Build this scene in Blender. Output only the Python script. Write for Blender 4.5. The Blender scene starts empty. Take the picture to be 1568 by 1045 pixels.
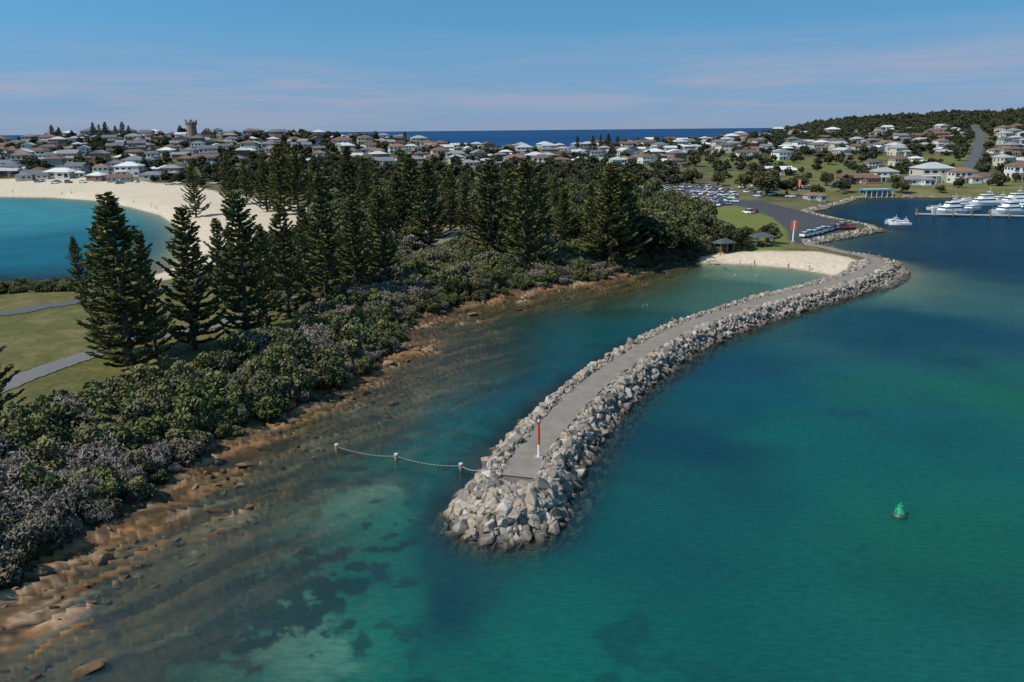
import bpy, bmesh, math, random
import numpy as np
from mathutils import Vector, Matrix, Euler
random.seed(7); rng=np.random.default_rng(7)
scene=bpy.context.scene
scene.view_settings.view_transform='Standard'; scene.view_settings.look='None'; scene.view_settings.exposure=0

# ------------------------------------------------------------ camera (drone, 32 m above the water)
H=32.0; F=1220.0; PITCH=math.radians(14.83); ROLL=math.radians(0.55)
fwd=np.array([0,math.cos(PITCH),-math.sin(PITCH)]); up0=np.array([0,math.sin(PITCH),math.cos(PITCH)]); rt0=np.array([1.,0,0])
rt=rt0*math.cos(ROLL)-up0*math.sin(ROLL); up=up0*math.cos(ROLL)+rt0*math.sin(ROLL)
cd=bpy.data.cameras.new("camera"); cam=bpy.data.objects.new("camera",cd); scene.collection.objects.link(cam)
cd.sensor_width=36; cd.lens=36*F/1568; cd.clip_start=0.5; cd.clip_end=200000
M=Matrix.Identity(4)
for i in range(3):
    M[i][0]=rt[i]; M[i][1]=up[i]; M[i][2]=-fwd[i]
M[2][3]=H
cam.matrix_world=M; scene.camera=cam

# survey: bearing/depression measurements of ground features -> world metres
def ray(u,v): return fwd+rt*((u-784)/F)+up*((522.5-v)/F)
def G(u,v,z=0.0):
    d=ray(u,v); t=(z-H)/d[2]; return (d[0]*t,d[1]*t)
def GL(l,z=0.0): return np.array([G(u,v,z) for u,v in l])
def proj(x,y,z):
    p=np.stack([np.asarray(x,float),np.asarray(y,float),np.asarray(z,float)-H],-1)
    c=p@fwd; return 784+F*(p@rt)/c, 522.5-F*(p@up)/c

# ------------------------------------------------------------ noise + geometry helpers
_tab=np.random.default_rng(3).random((256,256))
def vn(x,y,s=0):
    x=np.asarray(x,float)+s*17.3; y=np.asarray(y,float)+s*31.7
    xi=np.floor(x).astype(int); yi=np.floor(y).astype(int); fx=x-xi; fy=y-yi
    fx=fx*fx*(3-2*fx); fy=fy*fy*(3-2*fy)
    a=_tab[xi&255,yi&255]; b=_tab[(xi+1)&255,yi&255]; c=_tab[xi&255,(yi+1)&255]; d=_tab[(xi+1)&255,(yi+1)&255]
    return (a*(1-fx)+b*fx)*(1-fy)+(c*(1-fx)+d*fx)*fy
def fbm(x,y,s=0,o=4):
    r=0;a=0.5;t=0
    for i in range(o):
        r=r+a*vn(x*2**i,y*2**i,s+i); t+=a; a*=0.5
    return r/t
def sm(e0,e1,x):
    t=np.clip((x-e0)/(e1-e0),0,1); return t*t*(3-2*t)
def dline(X,Y,P,closed=False):
    best=np.full(np.shape(X),1e18)
    n=len(P)
    for i in range(n if closed else n-1):
        ax,ay=P[i]; bx,by=P[(i+1)%n]; dx=bx-ax; dy=by-ay; L=dx*dx+dy*dy+1e-9
        t=np.clip(((X-ax)*dx+(Y-ay)*dy)/L,0,1)
        best=np.minimum(best,(X-ax-t*dx)**2+(Y-ay-t*dy)**2)
    return np.sqrt(best)
def sd(X,Y,P):
    d=dline(X,Y,P,True); ins=np.zeros(np.shape(X),bool); n=len(P)
    for i in range(n):
        x1,y1=P[i]; x2,y2=P[(i+1)%n]
        if y1==y2: continue
        c=((y1>Y)!=(y2>Y))&(X<(x2-x1)*(Y-y1)/(y2-y1)+x1)
        ins^=c
    return np.where(ins,d,-d)
def smooth_line(P,n=6):
    P=[np.array(p,float) for p in P]; out=[]
    for i in range(len(P)-1):
        p0=P[max(i-1,0)];p1=P[i];p2=P[i+1];p3=P[min(i+2,len(P)-1)]
        for k in range(n):
            t=k/n
            out.append(0.5*((2*p1)+(-p0+p2)*t+(2*p0-5*p1+4*p2-p3)*t*t+(-p0+3*p1-3*p2+p3)*t**3))
    out.append(P[-1]); return np.array(out)

# ------------------------------------------------------------ plan of the place
coast1=GL([(-500,1300),(-100,1080),(0,975),(60,918),(130,866),(200,827),(240,804),(310,749),(345,711),(380,688),(450,652),(530,612),(565,591),(630,546),(655,500),(720,470),(800,455),(860,444),(930,434),(1000,416),(1060,404),(1100,403),(1150,406),(1210,411),(1260,419),(1300,428)])
coast2=GL([(1345,438),(1378,420),(1365,404),(1330,394),(1285,389),(1245,380),(1240,373),(1280,366),(1345,354),(1330,347),(1270,335),(1235,326),(1265,318),(1290,312),(1310,304),(1400,303),(1568,305),(1900,308)])
farw=np.array([(900,330),(2500,500),(2500,3000),(-2500,3000),(-2500,600),(-900,520)])
coast3=GL([(-300,303),(0,302),(80,303),(150,308),(200,318),(245,330),(275,350),(282,375),(270,410),(200,430),(120,438),(0,441),(-300,446)])
near=np.array([(-220,150),(-220,-60),(-60,-60),(-50,0)])
LAND=np.vstack([coast1,coast2,farw,coast3,near])
BW_px=[(778,752),(797,724),(815,692),(845,654),(882,614),(920,580),(960,552),(1003,525),(1050,501),(1100,483),(1160,464),(1220,448),(1270,435),(1310,422),(1338,410),(1344,401),(1325,393),(1290,386),(1262,379),(1230,374)]
BW=smooth_line(GL(BW_px,2.0),5)
BWT=smooth_line(np.vstack([GL([(772,765)],1.6),GL(BW_px,2.0)[:16]]),5)  # rock armour line
crest=[(-900,214,800),(-300,214,800),(0,221,800),(50,217,800),(90,211,800),(200,209,800),(300,206,800),(450,211,800),(600,214,800),(680,226,800),(780,230,800),(870,230,800),(950,225,850),(1080,216,950),(1180,206,1100),(1260,190,1200),(1350,181,1250),(1450,176,1250),(1568,173,1250),(1750,170,1250),(2300,170,1250)]
ca=[];cD=[];cH=[]
for u,v,D in crest:
    d=ray(u,v); t=D/d[1]; ca.append(d[0]/d[1]); cD.append(D); cH.append(H+d[2]*t)
def crestf(X,Y):
    a=X/np.maximum(Y,1.0)
    return np.interp(a,ca,cD),np.interp(a,ca,cH),np.interp(a,[-0.4,0.2,0.45],[410,470,600])
def height(X,Y,full=False):
    X=np.asarray(X,float);Y=np.asarray(Y,float)
    d=sd(X,Y,LAND)
    wob=(fbm(X/6,Y/6,5)-.5)*6.0
    near_rock=sm(60,20,X)*sm(230,170,Y)*sm(-200,-120,X)
    d2=d+wob*near_rock
    land=2.7*(1-np.exp(-np.maximum(d2,0)/(8.0+3*near_rock)))
    out=np.maximum(-d2,0)
    shelf=-(0.13*np.minimum(out,6)+0.16*np.clip(out-6,0,12)+0.10*np.clip(out-18,0,22))
    shelf2=-(0.055*np.minimum(out,9)+0.10*np.clip(out-9,0,8)+0.17*np.clip(out-17,0,22))
    shelf=shelf*(1-near_rock)+shelf2*near_rock
    h=np.where(d2>0,land,shelf)
    # hill behind the town
    Dc,Hc,y0=crestf(X,Y)
    s=np.clip((Y-y0)/(Dc-y0),0,1)
    hill=(Hc-2.7)*(0.75*s+0.25*s*s*(3-2*s))
    fall=np.maximum(Y-Dc,0)*0.14
    h=h+np.where(Y>350,hill-fall,0)*sm(0,40,d)
    h=h+(fbm(X/90,Y/90,9)-.5)*5*sm(440,560,Y)*sm(0,60,d)*sm(0,-60,Y-Dc)
    h=np.maximum(h,-9)
    # strata ledges of the rock shelf
    e=np.array([0.62,0.78]); al=X*e[0]+Y*e[1]; ac=-X*e[1]+Y*e[0]
    q=ac/1.7+fbm(al/12,ac/6,2)*4.2+fbm(al/2.5,ac/2.5,3)*.45; saw=q-np.floor(q)
    rz=sm(6,2,d2)*sm(-20,-11,d2)*near_rock
    h=h+rz*(0.34*(saw*saw-.35)+1.05*(fbm(al/4.0,ac/1.6,8)-.5))
    # breakwater mound
    c=dline(X,Y,BWT); 
    mound=1.9-np.maximum(c-2.2,0)*0.85
    h=np.where(c<14,np.maximum(h,mound),h)
    c2=dline(X,Y,BW)
    h=h*(1-sm(4.2,2.4,c2))+1.9*sm(4.2,2.4,c2)*1.0
    if full: return h,d,d2,c,near_rock,rz,al,ac,saw
    return h
def GT(u,v):
    d=ray(u,v); t=np.concatenate([np.linspace(30,500,500),np.linspace(502,2500,900)])
    x=d[0]*t;y=d[1]*t;z=H+d[2]*t; hh=height(x,y)
    k=np.argmax(z<hh)
    if z[k]>=hh[k]: k=len(t)-1
    return float(x[k]),float(y[k]),float(hh[k])
def hz(x,y): return float(height(np.array([x]),np.array([y]))[0])

# ------------------------------------------------------------ materials
def mat(name):
    m=bpy.data.materials.new(name); m.use_nodes=True; nt=m.node_tree; 
    return m,nt,nt.nodes['Principled BSDF']
def N(nt,t,**k):
    n=nt.nodes.new(t)
    for a,b in k.items(): setattr(n,a,b)
    return n
def simple(name,col,rough=.7,noise=.25,scale=2.0,metal=0,bump=0):
    m,nt,b=mat(name); tc=N(nt,'ShaderNodeTexCoord'); n=N(nt,'ShaderNodeTexNoise'); n.inputs['Scale'].default_value=scale; n.inputs['Detail'].default_value=5
    nt.links.new(tc.outputs['Object'],n.inputs['Vector'])
    mx=N(nt,'ShaderNodeMix',data_type='RGBA'); mx.inputs[6].default_value=tuple(c*(1-noise) for c in col)+(1,); mx.inputs[7].default_value=tuple(min(1,c*(1+noise)) for c in col)+(1,)
    nt.links.new(n.outputs[0],mx.inputs[0]); nt.links.new(mx.outputs[2],b.inputs['Base Color'])
    b.inputs['Roughness'].default_value=rough; b.inputs['Metallic'].default_value=metal
    if bump:
        bp=N(nt,'ShaderNodeBump'); bp.inputs['Strength'].default_value=bump; nt.links.new(n.outputs[0],bp.inputs['Height']); nt.links.new(bp.outputs[0],b.inputs['Normal'])
    return m
def rampmat(name,cols,rough=.8,salt=1.0,const=True,tone=None,toneamt=.5,noise=.25,nscale=1.5,spec=.3):
    """colour picked per object/instance"""
    m,nt,b=mat(name); oi=N(nt,'ShaderNodeObjectInfo')
    mu=N(nt,'ShaderNodeMath',operation='MULTIPLY'); mu.inputs[1].default_value=salt; fr=N(nt,'ShaderNodeMath',operation='FRACT')
    nt.links.new(oi.outputs['Random'],mu.inputs[0]); nt.links.new(mu.outputs[0],fr.inputs[0])
    cr=N(nt,'ShaderNodeValToRGB'); cr.color_ramp.interpolation='CONSTANT' if const else 'LINEAR'
    e=cr.color_ramp.elements
    while len(e)<len(cols): e.new(0.5)
    for i,c in enumerate(cols):
        e[i].position=i/len(cols) if const else i/(len(cols)-1)
        e[i].color=tuple(c)+(1,)
    nt.links.new(fr.outputs[0],cr.inputs[0]); out=cr.outputs[0]
    tc=N(nt,'ShaderNodeTexCoord'); n=N(nt,'ShaderNodeTexNoise'); n.inputs['Scale'].default_value=nscale; nt.links.new(tc.outputs['Object'],n.inputs['Vector'])
    mr=N(nt,'ShaderNodeMapRange'); mr.inputs['To Min'].default_value=1-noise*1.6; mr.inputs['To Max'].default_value=1+noise*1.6
    nt.links.new(n.outputs[0],mr.inputs[0])
    fac=mr.outputs[0]
    if tone:
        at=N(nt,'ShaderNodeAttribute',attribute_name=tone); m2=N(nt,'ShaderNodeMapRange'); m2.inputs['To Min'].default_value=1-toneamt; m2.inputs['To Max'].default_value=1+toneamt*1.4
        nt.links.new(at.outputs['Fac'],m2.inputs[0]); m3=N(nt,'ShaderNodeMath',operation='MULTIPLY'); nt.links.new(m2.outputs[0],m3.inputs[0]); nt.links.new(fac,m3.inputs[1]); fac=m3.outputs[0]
    vm=N(nt,'ShaderNodeVectorMath',operation='SCALE'); nt.links.new(out,vm.inputs[0]); nt.links.new(fac,vm.inputs['Scale'])
    nt.links.new(vm.outputs[0],b.inputs['Base Color']); b.inputs['Roughness'].default_value=rough; b.inputs['Specular IOR Level'].default_value=spec
    return m

M_bark=simple('bark',(.10,.075,.055),.9,.4,3)
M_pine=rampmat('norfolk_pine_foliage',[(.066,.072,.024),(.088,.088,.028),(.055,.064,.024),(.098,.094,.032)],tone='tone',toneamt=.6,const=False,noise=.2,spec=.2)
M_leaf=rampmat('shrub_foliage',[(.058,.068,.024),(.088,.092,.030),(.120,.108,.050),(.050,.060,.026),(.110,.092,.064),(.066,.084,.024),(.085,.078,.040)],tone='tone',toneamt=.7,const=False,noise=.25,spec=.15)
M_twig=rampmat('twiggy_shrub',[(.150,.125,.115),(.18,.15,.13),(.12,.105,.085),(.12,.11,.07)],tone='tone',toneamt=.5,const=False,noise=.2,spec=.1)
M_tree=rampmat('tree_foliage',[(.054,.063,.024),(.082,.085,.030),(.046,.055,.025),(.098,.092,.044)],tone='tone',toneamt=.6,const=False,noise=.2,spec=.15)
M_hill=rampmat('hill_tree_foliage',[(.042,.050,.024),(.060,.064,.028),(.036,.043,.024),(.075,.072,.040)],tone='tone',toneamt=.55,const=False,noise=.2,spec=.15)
M_white=simple('white_paint',(.78,.78,.76),.4,.06,3)
M_red=simple('red_paint',(.55,.05,.02),.5,.15,3)
M_orange=simple('orange_board',(.70,.10,.04),.5,.1,3)
M_glass=simple('window_glass',(.03,.04,.05),.12,.1,2)
M_conc=simple('concrete',(.38,.36,.33),.85,.2,1.5)
M_timber=simple('weathered_timber',(.20,.13,.08),.85,.3,3)
M_tyre=simple('rubber',(.02,.02,.02),.9,.1,4)
M_wall=rampmat('house_wall',[(.58,.56,.51),(.42,.37,.29),(.26,.16,.12),(.64,.64,.62),(.48,.44,.36),(.22,.13,.10),(.36,.38,.39)],salt=7.13,noise=.06)
M_roof=rampmat('house_roof',[(.24,.22,.22),(.19,.10,.07),(.42,.42,.42),(.13,.13,.14),(.24,.14,.10),(.62,.61,.58),(.16,.10,.08),(.17,.17,.20),(.34,.33,.32),(.14,.09,.075),(.50,.50,.49)],salt=3.37,noise=.12)
M_car=rampmat('car_paint',[(.75,.75,.75),(.72,.73,.74),(.45,.46,.48),(.78,.78,.77),(.12,.12,.13),(.70,.70,.70),(.12,.14,.2),(.74,.74,.72),(.5,.51,.52),(.76,.76,.75),(.3,.04,.03)],rough=.25,salt=5.77,noise=.02,spec=.5)

# ------------------------------------------------------------ mesh helpers
def link(o): scene.collection.objects.link(o); return o
def mesh_np(name,V,Fq,mats,mi=None,attrs=None,smooth=False):
    me=bpy.data.meshes.new(name); V=np.asarray(V,np.float32)
    Fq=np.asarray(Fq,np.int32); k=Fq.shape[1]
    me.vertices.add(len(V)); me.vertices.foreach_set('co',V.ravel())
    me.loops.add(Fq.size); me.loops.foreach_set('vertex_index',Fq.ravel())
    me.polygons.add(len(Fq)); me.polygons.foreach_set('loop_start',np.arange(0,Fq.size,k,dtype=np.int32))
    if mi is not None: me.polygons.foreach_set('material_index',np.asarray(mi,np.int32))
    if smooth: me.polygons.foreach_set('use_smooth',np.ones(len(Fq),bool))
    for m in mats: me.materials.append(m)
    for an,(ty,data) in (attrs or {}).items():
        a=me.attributes.new(an,ty,'POINT'); a.data.foreach_set({'FLOAT':'value','FLOAT_COLOR':'color'}[ty],np.asarray(data,np.float32).ravel())
    me.update(calc_edges=True); me.validate()
    return me
class QB:
    """collects quads"""
    def __init__(s): s.V=[];s.F=[];s.M=[];s.T=[];s.n=0
    def leaves(s,P,A,B,m,tone):
        P=np.asarray(P);n=len(P)
        V=np.stack([P-A-B,P+A-B*0.5,P+A*1.15+B,P-A*0.8+B],1).reshape(-1,3)
        s.V.append(V); s.F.append(np.arange(n*4).reshape(n,4)+s.n); s.n+=n*4
        s.M.append(np.full(n,m)); s.T.append(np.repeat(tone,4))
    def tube(s,pts,rad,m,sides=6,tone=.5):
        pts=np.asarray(pts,float); n=len(pts); V=[]
        for i in range(n):
            t=pts[min(i+1,n-1)]-pts[max(i-1,0)]; t/=np.linalg.norm(t)+1e-9
            a=np.cross(t,[0,0,1.] if abs(t[2])<.9 else [1.,0,0]); a/=np.linalg.norm(a); b=np.cross(t,a)
            for k in range(sides):
                th=2*math.pi*k/sides; V.append(pts[i]+rad[i]*(a*math.cos(th)+b*math.sin(th)))
        Fs=[[i*sides+k,i*sides+(k+1)%sides,(i+1)*sides+(k+1)%sides,(i+1)*sides+k] for i in range(n-1) for k in range(sides)]
        s.V.append(np.array(V)); s.F.append(np.array(Fs)+s.n); s.n+=len(V); s.M.append(np.full(len(Fs),m)); s.T.append(np.full(len(V),tone))
    def mesh(s,name,mats):
        return mesh_np(name,np.vstack(s.V),np.vstack(s.F),mats,np.concatenate(s.M),{'tone':('FLOAT',np.concatenate(s.T))})
def unit(n):
    v=rng.normal(size=(n,3)); return v/np.linalg.norm(v,axis=1,keepdims=True)
def leaf_axes(n,size,flat=0.0,asp=.6):
    a=unit(n); nrm=unit(n); nrm[:,2]=nrm[:,2]+flat*np.sign(nrm[:,2]+.3); a=np.cross(a,nrm); a/=np.linalg.norm(a,axis=1,keepdims=True)+1e-9
    b=np.cross(nrm,a); b/=np.linalg.norm(b,axis=1,keepdims=True)+1e-9
    s=size*rng.uniform(.6,1.4,(n,1)); return a*s,b*s*asp

def make_pine(name,Ht=20.0,R=4.2,seed=0,dens=1.0,ls=.27):
    q=QB(); r=np.random.default_rng(seed)
    zz=np.linspace(0,Ht,10); q.tube([(math.sin(z*.2+seed)*.12,math.cos(z*.17)*.1,z) for z in zz],[.36*(1-z/Ht)+.03 for z in zz],0,7)
    z=Ht*.07
    while z<Ht*.985:
        f=z/Ht
        prof=min(1,(f/.16)**.6)*(1-f)**.74*1.06+.03
        nb=r.integers(5,8); ph=r.uniform(0,6.28); wl=r.uniform(.74,1.1)
        for b in range(nb):
            if r.random()<.13: continue
            L=R*prof*wl*r.uniform(.60,1.2); th=ph+6.283*b/nb+r.uniform(-.25,.25)
            dr=np.array([math.cos(th),math.sin(th),0]); side=np.array([-dr[1],dr[0],0])
            rise=.04+.40*f
            fz=lambda t: z+L*(rise*t-.10*np.sin(t*3.1)+.20*t**3)
            pts=[dr*L*t+np.array([0,0,fz(t)]) for t in (0.,.35,.7,1.)]
            q.tube(pts,[.07*(1-f)+.02,.05*(1-f)+.015,.02,.008],0,3)
            n=int((L*24+8)*dens); t=r.uniform(.15,1.05,n)**.8
            w=(.13*L+.22)*np.sqrt(np.clip(1.08-t,0.02,1))*np.clip(t*2.5,.3,1)
            lat=r.uniform(-1,1,n)*w
            zc=fz(t)+np.abs(lat)*.15+r.normal(0,.06,n)
            P=dr[None]*(L*t)[:,None]+side[None]*lat[:,None]; P[:,2]=zc
            out=dr[None]*.8+side[None]*np.sign(lat)[:,None]*r.uniform(.2,1.2,n)[:,None]; out[:,2]+=r.uniform(-.1,.6,n)
            out/=np.linalg.norm(out,axis=1,keepdims=True)
            up_=r.normal(size=(n,3))*.6; bb=np.cross(out,up_); bb/=np.linalg.norm(bb,axis=1,keepdims=True)+1e-9
            sz=ls*r.uniform(.7,1.4,n)[:,None]
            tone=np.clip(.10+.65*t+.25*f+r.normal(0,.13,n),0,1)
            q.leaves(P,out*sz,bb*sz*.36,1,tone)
        z+=(Ht*.052)*(1-.5*f)*r.uniform(.85,1.2)
    return q.mesh(name,[M_bark,M_pine])

def make_shrub(name,R=1.6,nl=2600,ls=.12,m=None,seed=0,twig=False,hfac=.85,trunk=0):
    q=QB(); r=np.random.default_rng(seed+50)
    nc=14
    C=r.normal(size=(nc,3)); C/=np.linalg.norm(C,axis=1,keepdims=True); C*=r.uniform(.35,.95,(nc,1))*R; C[:,2]=np.abs(C[:,2])*hfac+R*.3+trunk
    rad=r.uniform(.28,.52,nc)*R
    for i in range(nc):
        n=nl//nc
        d=unit(n); rr=rad[i]*r.uniform(.72,1.10,n)**.6
        P=C[i]+d*rr[:,None]*np.array([1,1,.85])
        A,B=leaf_axes(n,ls,flat=.5,asp=.3 if twig else .62)
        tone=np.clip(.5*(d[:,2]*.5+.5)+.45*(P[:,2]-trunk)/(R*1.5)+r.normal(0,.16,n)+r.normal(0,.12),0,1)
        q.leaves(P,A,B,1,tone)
        q.tube([(0,0,0),C[i]*np.array([.4,.4,.45]),C[i]],[.07*R*.6+.02,.04,.015],0,3)
    return q.mesh(name,[M_bark if not twig else M_twig,m or M_leaf])

def scatter(name,pts,rots,scl,idx,objs):
    coll=bpy.data.collections.new(name+"_source")
    for o in objs: coll.objects.link(o)
    me=bpy.data.meshes.new(name); P=np.asarray(pts,np.float32); n=len(P)
    me.vertices.add(n); me.vertices.foreach_set('co',P.ravel())
    a=me.attributes.new('rot','FLOAT_VECTOR','POINT'); a.data.foreach_set('vector',np.asarray(rots,np.float32).ravel())
    a=me.attributes.new('scl','FLOAT_VECTOR','POINT'); a.data.foreach_set('vector',np.asarray(scl,np.float32).ravel())
    a=me.attributes.new('idx','INT','POINT'); a.data.foreach_set('value',np.asarray(idx,np.int32).ravel())
    ob=link(bpy.data.objects.new(name,me))
    ng=bpy.data.node_groups.new(name,'GeometryNodeTree')
    ng.interface.new_socket('Geometry',in_out='INPUT',socket_type='NodeSocketGeometry'); ng.interface.new_socket('Geometry',in_out='OUTPUT',socket_type='NodeSocketGeometry')
    gi=ng.nodes.new('NodeGroupInput'); go=ng.nodes.new('NodeGroupOutput'); ip=ng.nodes.new('GeometryNodeInstanceOnPoints')
    ci=ng.nodes.new('GeometryNodeCollectionInfo'); ci.inputs['Collection'].default_value=coll; ci.inputs['Separate Children'].default_value=True; ci.inputs['Reset Children'].default_value=True
    def na(nm,ty):
        x=ng.nodes.new('GeometryNodeInputNamedAttribute'); x.data_type=ty; x.inputs['Name'].default_value=nm
        return [o for o in x.outputs if o.enabled and o.name=='Attribute'][0]
    L=ng.links.new
    L(gi.outputs[0],ip.inputs['Points']); L(ci.outputs[0],ip.inputs['Instance']); ip.inputs['Pick Instance'].default_value=True
    L(na('idx','INT'),ip.inputs['Instance Index']); e=ng.nodes.new('FunctionNodeEulerToRotation'); L(na('rot','FLOAT_VECTOR'),e.inputs[0]); L(e.outputs[0],ip.inputs['Rotation']); L(na('scl','FLOAT_VECTOR'),ip.inputs['Scale'])
    L(ip.outputs[0],go.inputs[0])
    md=ob.modifiers.new('scatter','NODES'); md.node_group=ng
    return ob
def jgrid(P,s,jit=.5):
    x0,y0=P.min(0);x1,y1=P.max(0)
    gx,gy=np.meshgrid(np.arange(x0,x1,s),np.arange(y0,y1,s)); gx=gx.ravel()+rng.uniform(-jit,jit,gx.size)*s; gy=gy.ravel()+rng.uniform(-jit,jit,gy.size)*s
    k=sd(gx,gy,P)>0; return gx[k],gy[k]

# ------------------------------------------------------------ zones (photo-surveyed polygons)
Z=2.5
shrubP=GL([(-300,1250),(-100,980),(0,880),(60,845),(130,804),(200,764),(305,718),(345,660),(420,621),(480,592),(550,569),(615,532),(645,488),(715,458),(800,446),(860,436),(930,428),(975,412),(1010,405),(1060,394),(1082,388),(1075,372),(1020,366),(980,362),(900,350),(830,368),(760,374),(700,380),(660,394),(600,420),(520,470),(450,520),(360,550),(270,590),(190,608),(100,635),(0,665),(-300,790)],Z)
forestP=GL([(285,440),(300,400),(340,385),(480,340),(480,312),(650,300),(900,300),(950,312),(1050,325),(1090,345),(1085,375),(960,378),(900,352),(830,366),(700,372),(640,392),(520,470),(440,470),(400,440)],Z)
clearP=GL([(640,396),(640,352),(700,346),(790,352),(790,366),(720,384)],Z)
bayb=GL([(-250,462),(0,456),(60,454),(112,452),(112,443),(0,446),(-250,450)],1.5)
beachP=GL([(-400,288),(0,289),(100,287),(180,288),(250,293),(330,298),(400,312),(470,322),(480,345),(470,378),(400,388),(290,430),(240,440),(180,380),(150,305),(0,310),(-400,310)],1)
lagP=GL([(1075,393),(1110,391),(1180,391),(1250,393),(1300,400),(1325,408),(1316,424),(1300,440),(1230,430),(1140,415),(1075,412)],1)
lotP=GL([(955,292),(1000,286),(1080,286),(1130,296),(1128,312),(1080,324),(1010,312),(960,304)],Z)
roadP=GL([(1110,306),(1160,308),(1225,318),(1275,334),(1328,348),(1290,357),(1240,366),(1212,368),(1204,350),(1180,332),(1150,320),(1110,312)],Z)
paths={'foreshore_road':(smooth_line(GL([(-200,650),(-60,617),(60,572),(120,551),(165,537),(215,522),(300,505),(380,486),(450,455)],Z),5),1.9),
       'bay_road':(smooth_line(GL([(-200,490),(0,482),(60,472),(120,463),(190,452),(280,436),(330,405)],Z),5),2.2),
       'park_road':(smooth_line(GL([(560,345),(640,356),(700,356),(780,352),(860,340),(950,318),(1040,318),(1110,309)],Z),5),2.6)}

# ------------------------------------------------------------ terrain + water sheets (one ring grid out to the horizon)
ang=np.radians(np.concatenate([np.linspace(-180,-50,60,endpoint=False),np.linspace(-50,50,1000),np.linspace(50,180,60)[1:]]))
def rings(rmax,n,lo=20): return np.concatenate([[2,8,14],np.geomspace(lo,rmax,n)])
def ringgrid(R):
    X=np.outer(R,np.sin(ang)); Y=np.outer(R,np.cos(ang)); nr,na=X.shape
    i=np.arange(nr-1)[:,None]*na+np.arange(na-1)[None]; Fq=np.stack([i,i+1,i+na+1,i+na],-1).reshape(-1,4)[:,::-1]
    return X.ravel(),Y.ravel(),Fq
X,Y,Fq=ringgrid(rings(4500,760))
h,d,d2,c,nrk,rz,al,ac,saw=height(X,Y,True)
def C(*c): return np.array(c)[None,:]
def lerp(a,b,t): return a*(1-t[:,None])+b*t[:,None]
n1=fbm(X/9,Y/9,11); n2=fbm(X/2.5,Y/2.5,12); n3=fbm(X/40,Y/40,13)
col=lerp(C(.090,.090,.034),C(.15,.130,.065),sm(.40,.72,n1)); col=lerp(col,C(.050,.053,.024),sm(.45,.65,n3)*.7*sm(420,470,Y))
nearland=sm(260,220,Y)
lawn=lerp(C(.098,.096,.028),C(.165,.134,.054),sm(.38,.68,n2*.6+n1*.4)); col=lerp(col,lawn,nearland)
rightlawn=GL([(1090,268),(1280,262),(1568,270),(1700,280),(1700,303),(1310,302),(1130,292)],Z); 
col=lerp(col,lerp(C(.12,.118,.036),C(.18,.15,.065),sm(.4,.7,n1)),sm(-6,4,sd(X,Y,rightlawn)))
lawnP=GL([(1095,314),(1150,322),(1185,336),(1205,352),(1212,370),(1190,384),(1090,384),(1060,350)],Z)
col=lerp(col,lerp(C(.13,.15,.033),C(.17,.16,.050),n1),sm(-2,1,sd(X,Y,lawnP)))
for u0,v0,ru,rv in [(1150,246,140,5),(1330,255,160,6),(1480,245,120,6)]:
    U,Vv=proj(X,Y,h); k=np.exp(-(((U-u0)/ru)**2+((Vv-v0)/rv)**2)**2)*(Y>480); col=lerp(col,C(.14,.15,.045),k)
forest_soil=np.maximum(sm(-3,2,sd(X,Y,shrubP)),sm(-3,3,sd(X,Y,forestP))); col=lerp(col,lerp(C(.055,.045,.028),C(.08,.07,.035),n2),forest_soil)
col=lerp(col,lerp(C(.22,.19,.11),C(.28,.24,.17),n1),sm(-3,1,sd(X,Y,clearP)+(n1-.5)*8)*.8)
sandc=lerp(C(.52,.42,.31),C(.60,.49,.37),n1)
sandw=np.maximum(sm(-2,2,sd(X,Y,beachP)+(n1-.5)*6),sm(-1,1,sd(X,Y,lagP)+(n1-.5)*3)); col=lerp(col,sandc,sandw)
col=lerp(col,C(.07,.07,.075),np.maximum(sm(-.8,.8,sd(X,Y,roadP)),sm(-1,1,sd(X,Y,lotP))))
# rock shelf and seabed
band=fbm(al/11,ac/.75,23)
rockc=lerp(C(.27,.145,.062),C(.13,.080,.040),sm(.3,.7,n2)); rockc=lerp(rockc,C(.40,.26,.165),sm(.57,.70,fbm(al/5,ac/1.2,21))*.9); rockc=lerp(rockc,C(.035,.026,.016),np.clip(sm(.25,.0,saw)*.75+sm(.52,.40,band)*.75,0,1))
rockc=lerp(rockc,C(.12,.085,.032),sm(.1,-.45,h)*.35)
shore=sm(5.5,3.0,d2+ (n1-.5)*2)*nrk
col=lerp(col,rockc,shore)
deep=sm(-1.1,-2.6,h)
seab=lerp(C(.30,.28,.17),C(.05,.055,.03),sm(.45,.6,fbm(X/8,Y/8,30)*.6+n2*.4))
col=lerp(col,seab,deep*sm(0,-1,d))
sandsea=np.maximum(sm(60,20,dline(X,Y,lagP,True))*sm(-1,3,X-60),sm(200,250,Y)*(X<0)); col=lerp(col,C(.42,.36,.25),sm(0,-.5,d)*sandsea*(X<130)*.9)
col=lerp(col,C(.13,.12,.11),sm(8,5,c)*sm(-3.5,-2,h)*(1-sandw))
wet=sm(.25,-.05,h)*.35; col=col*(1-wet[:,None])
m,nt,b=mat('ground'); L=nt.links.new
at=N(nt,'ShaderNodeAttribute',attribute_name='col'); tc=N(nt,'ShaderNodeTexCoord')
na_=N(nt,'ShaderNodeTexNoise'); na_.inputs['Scale'].default_value=1.3; na_.inputs['Detail'].default_value=8; na_.inputs['Roughness'].default_value=.7; L(tc.outputs['Object'],na_.inputs['Vector'])
mr=N(nt,'ShaderNodeMapRange'); mr.inputs['From Min'].default_value=.25; mr.inputs['From Max'].default_value=.75; mr.inputs['To Min'].default_value=.6; mr.inputs['To Max'].default_value=1.4; L(na_.outputs[0],mr.inputs[0])
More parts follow.
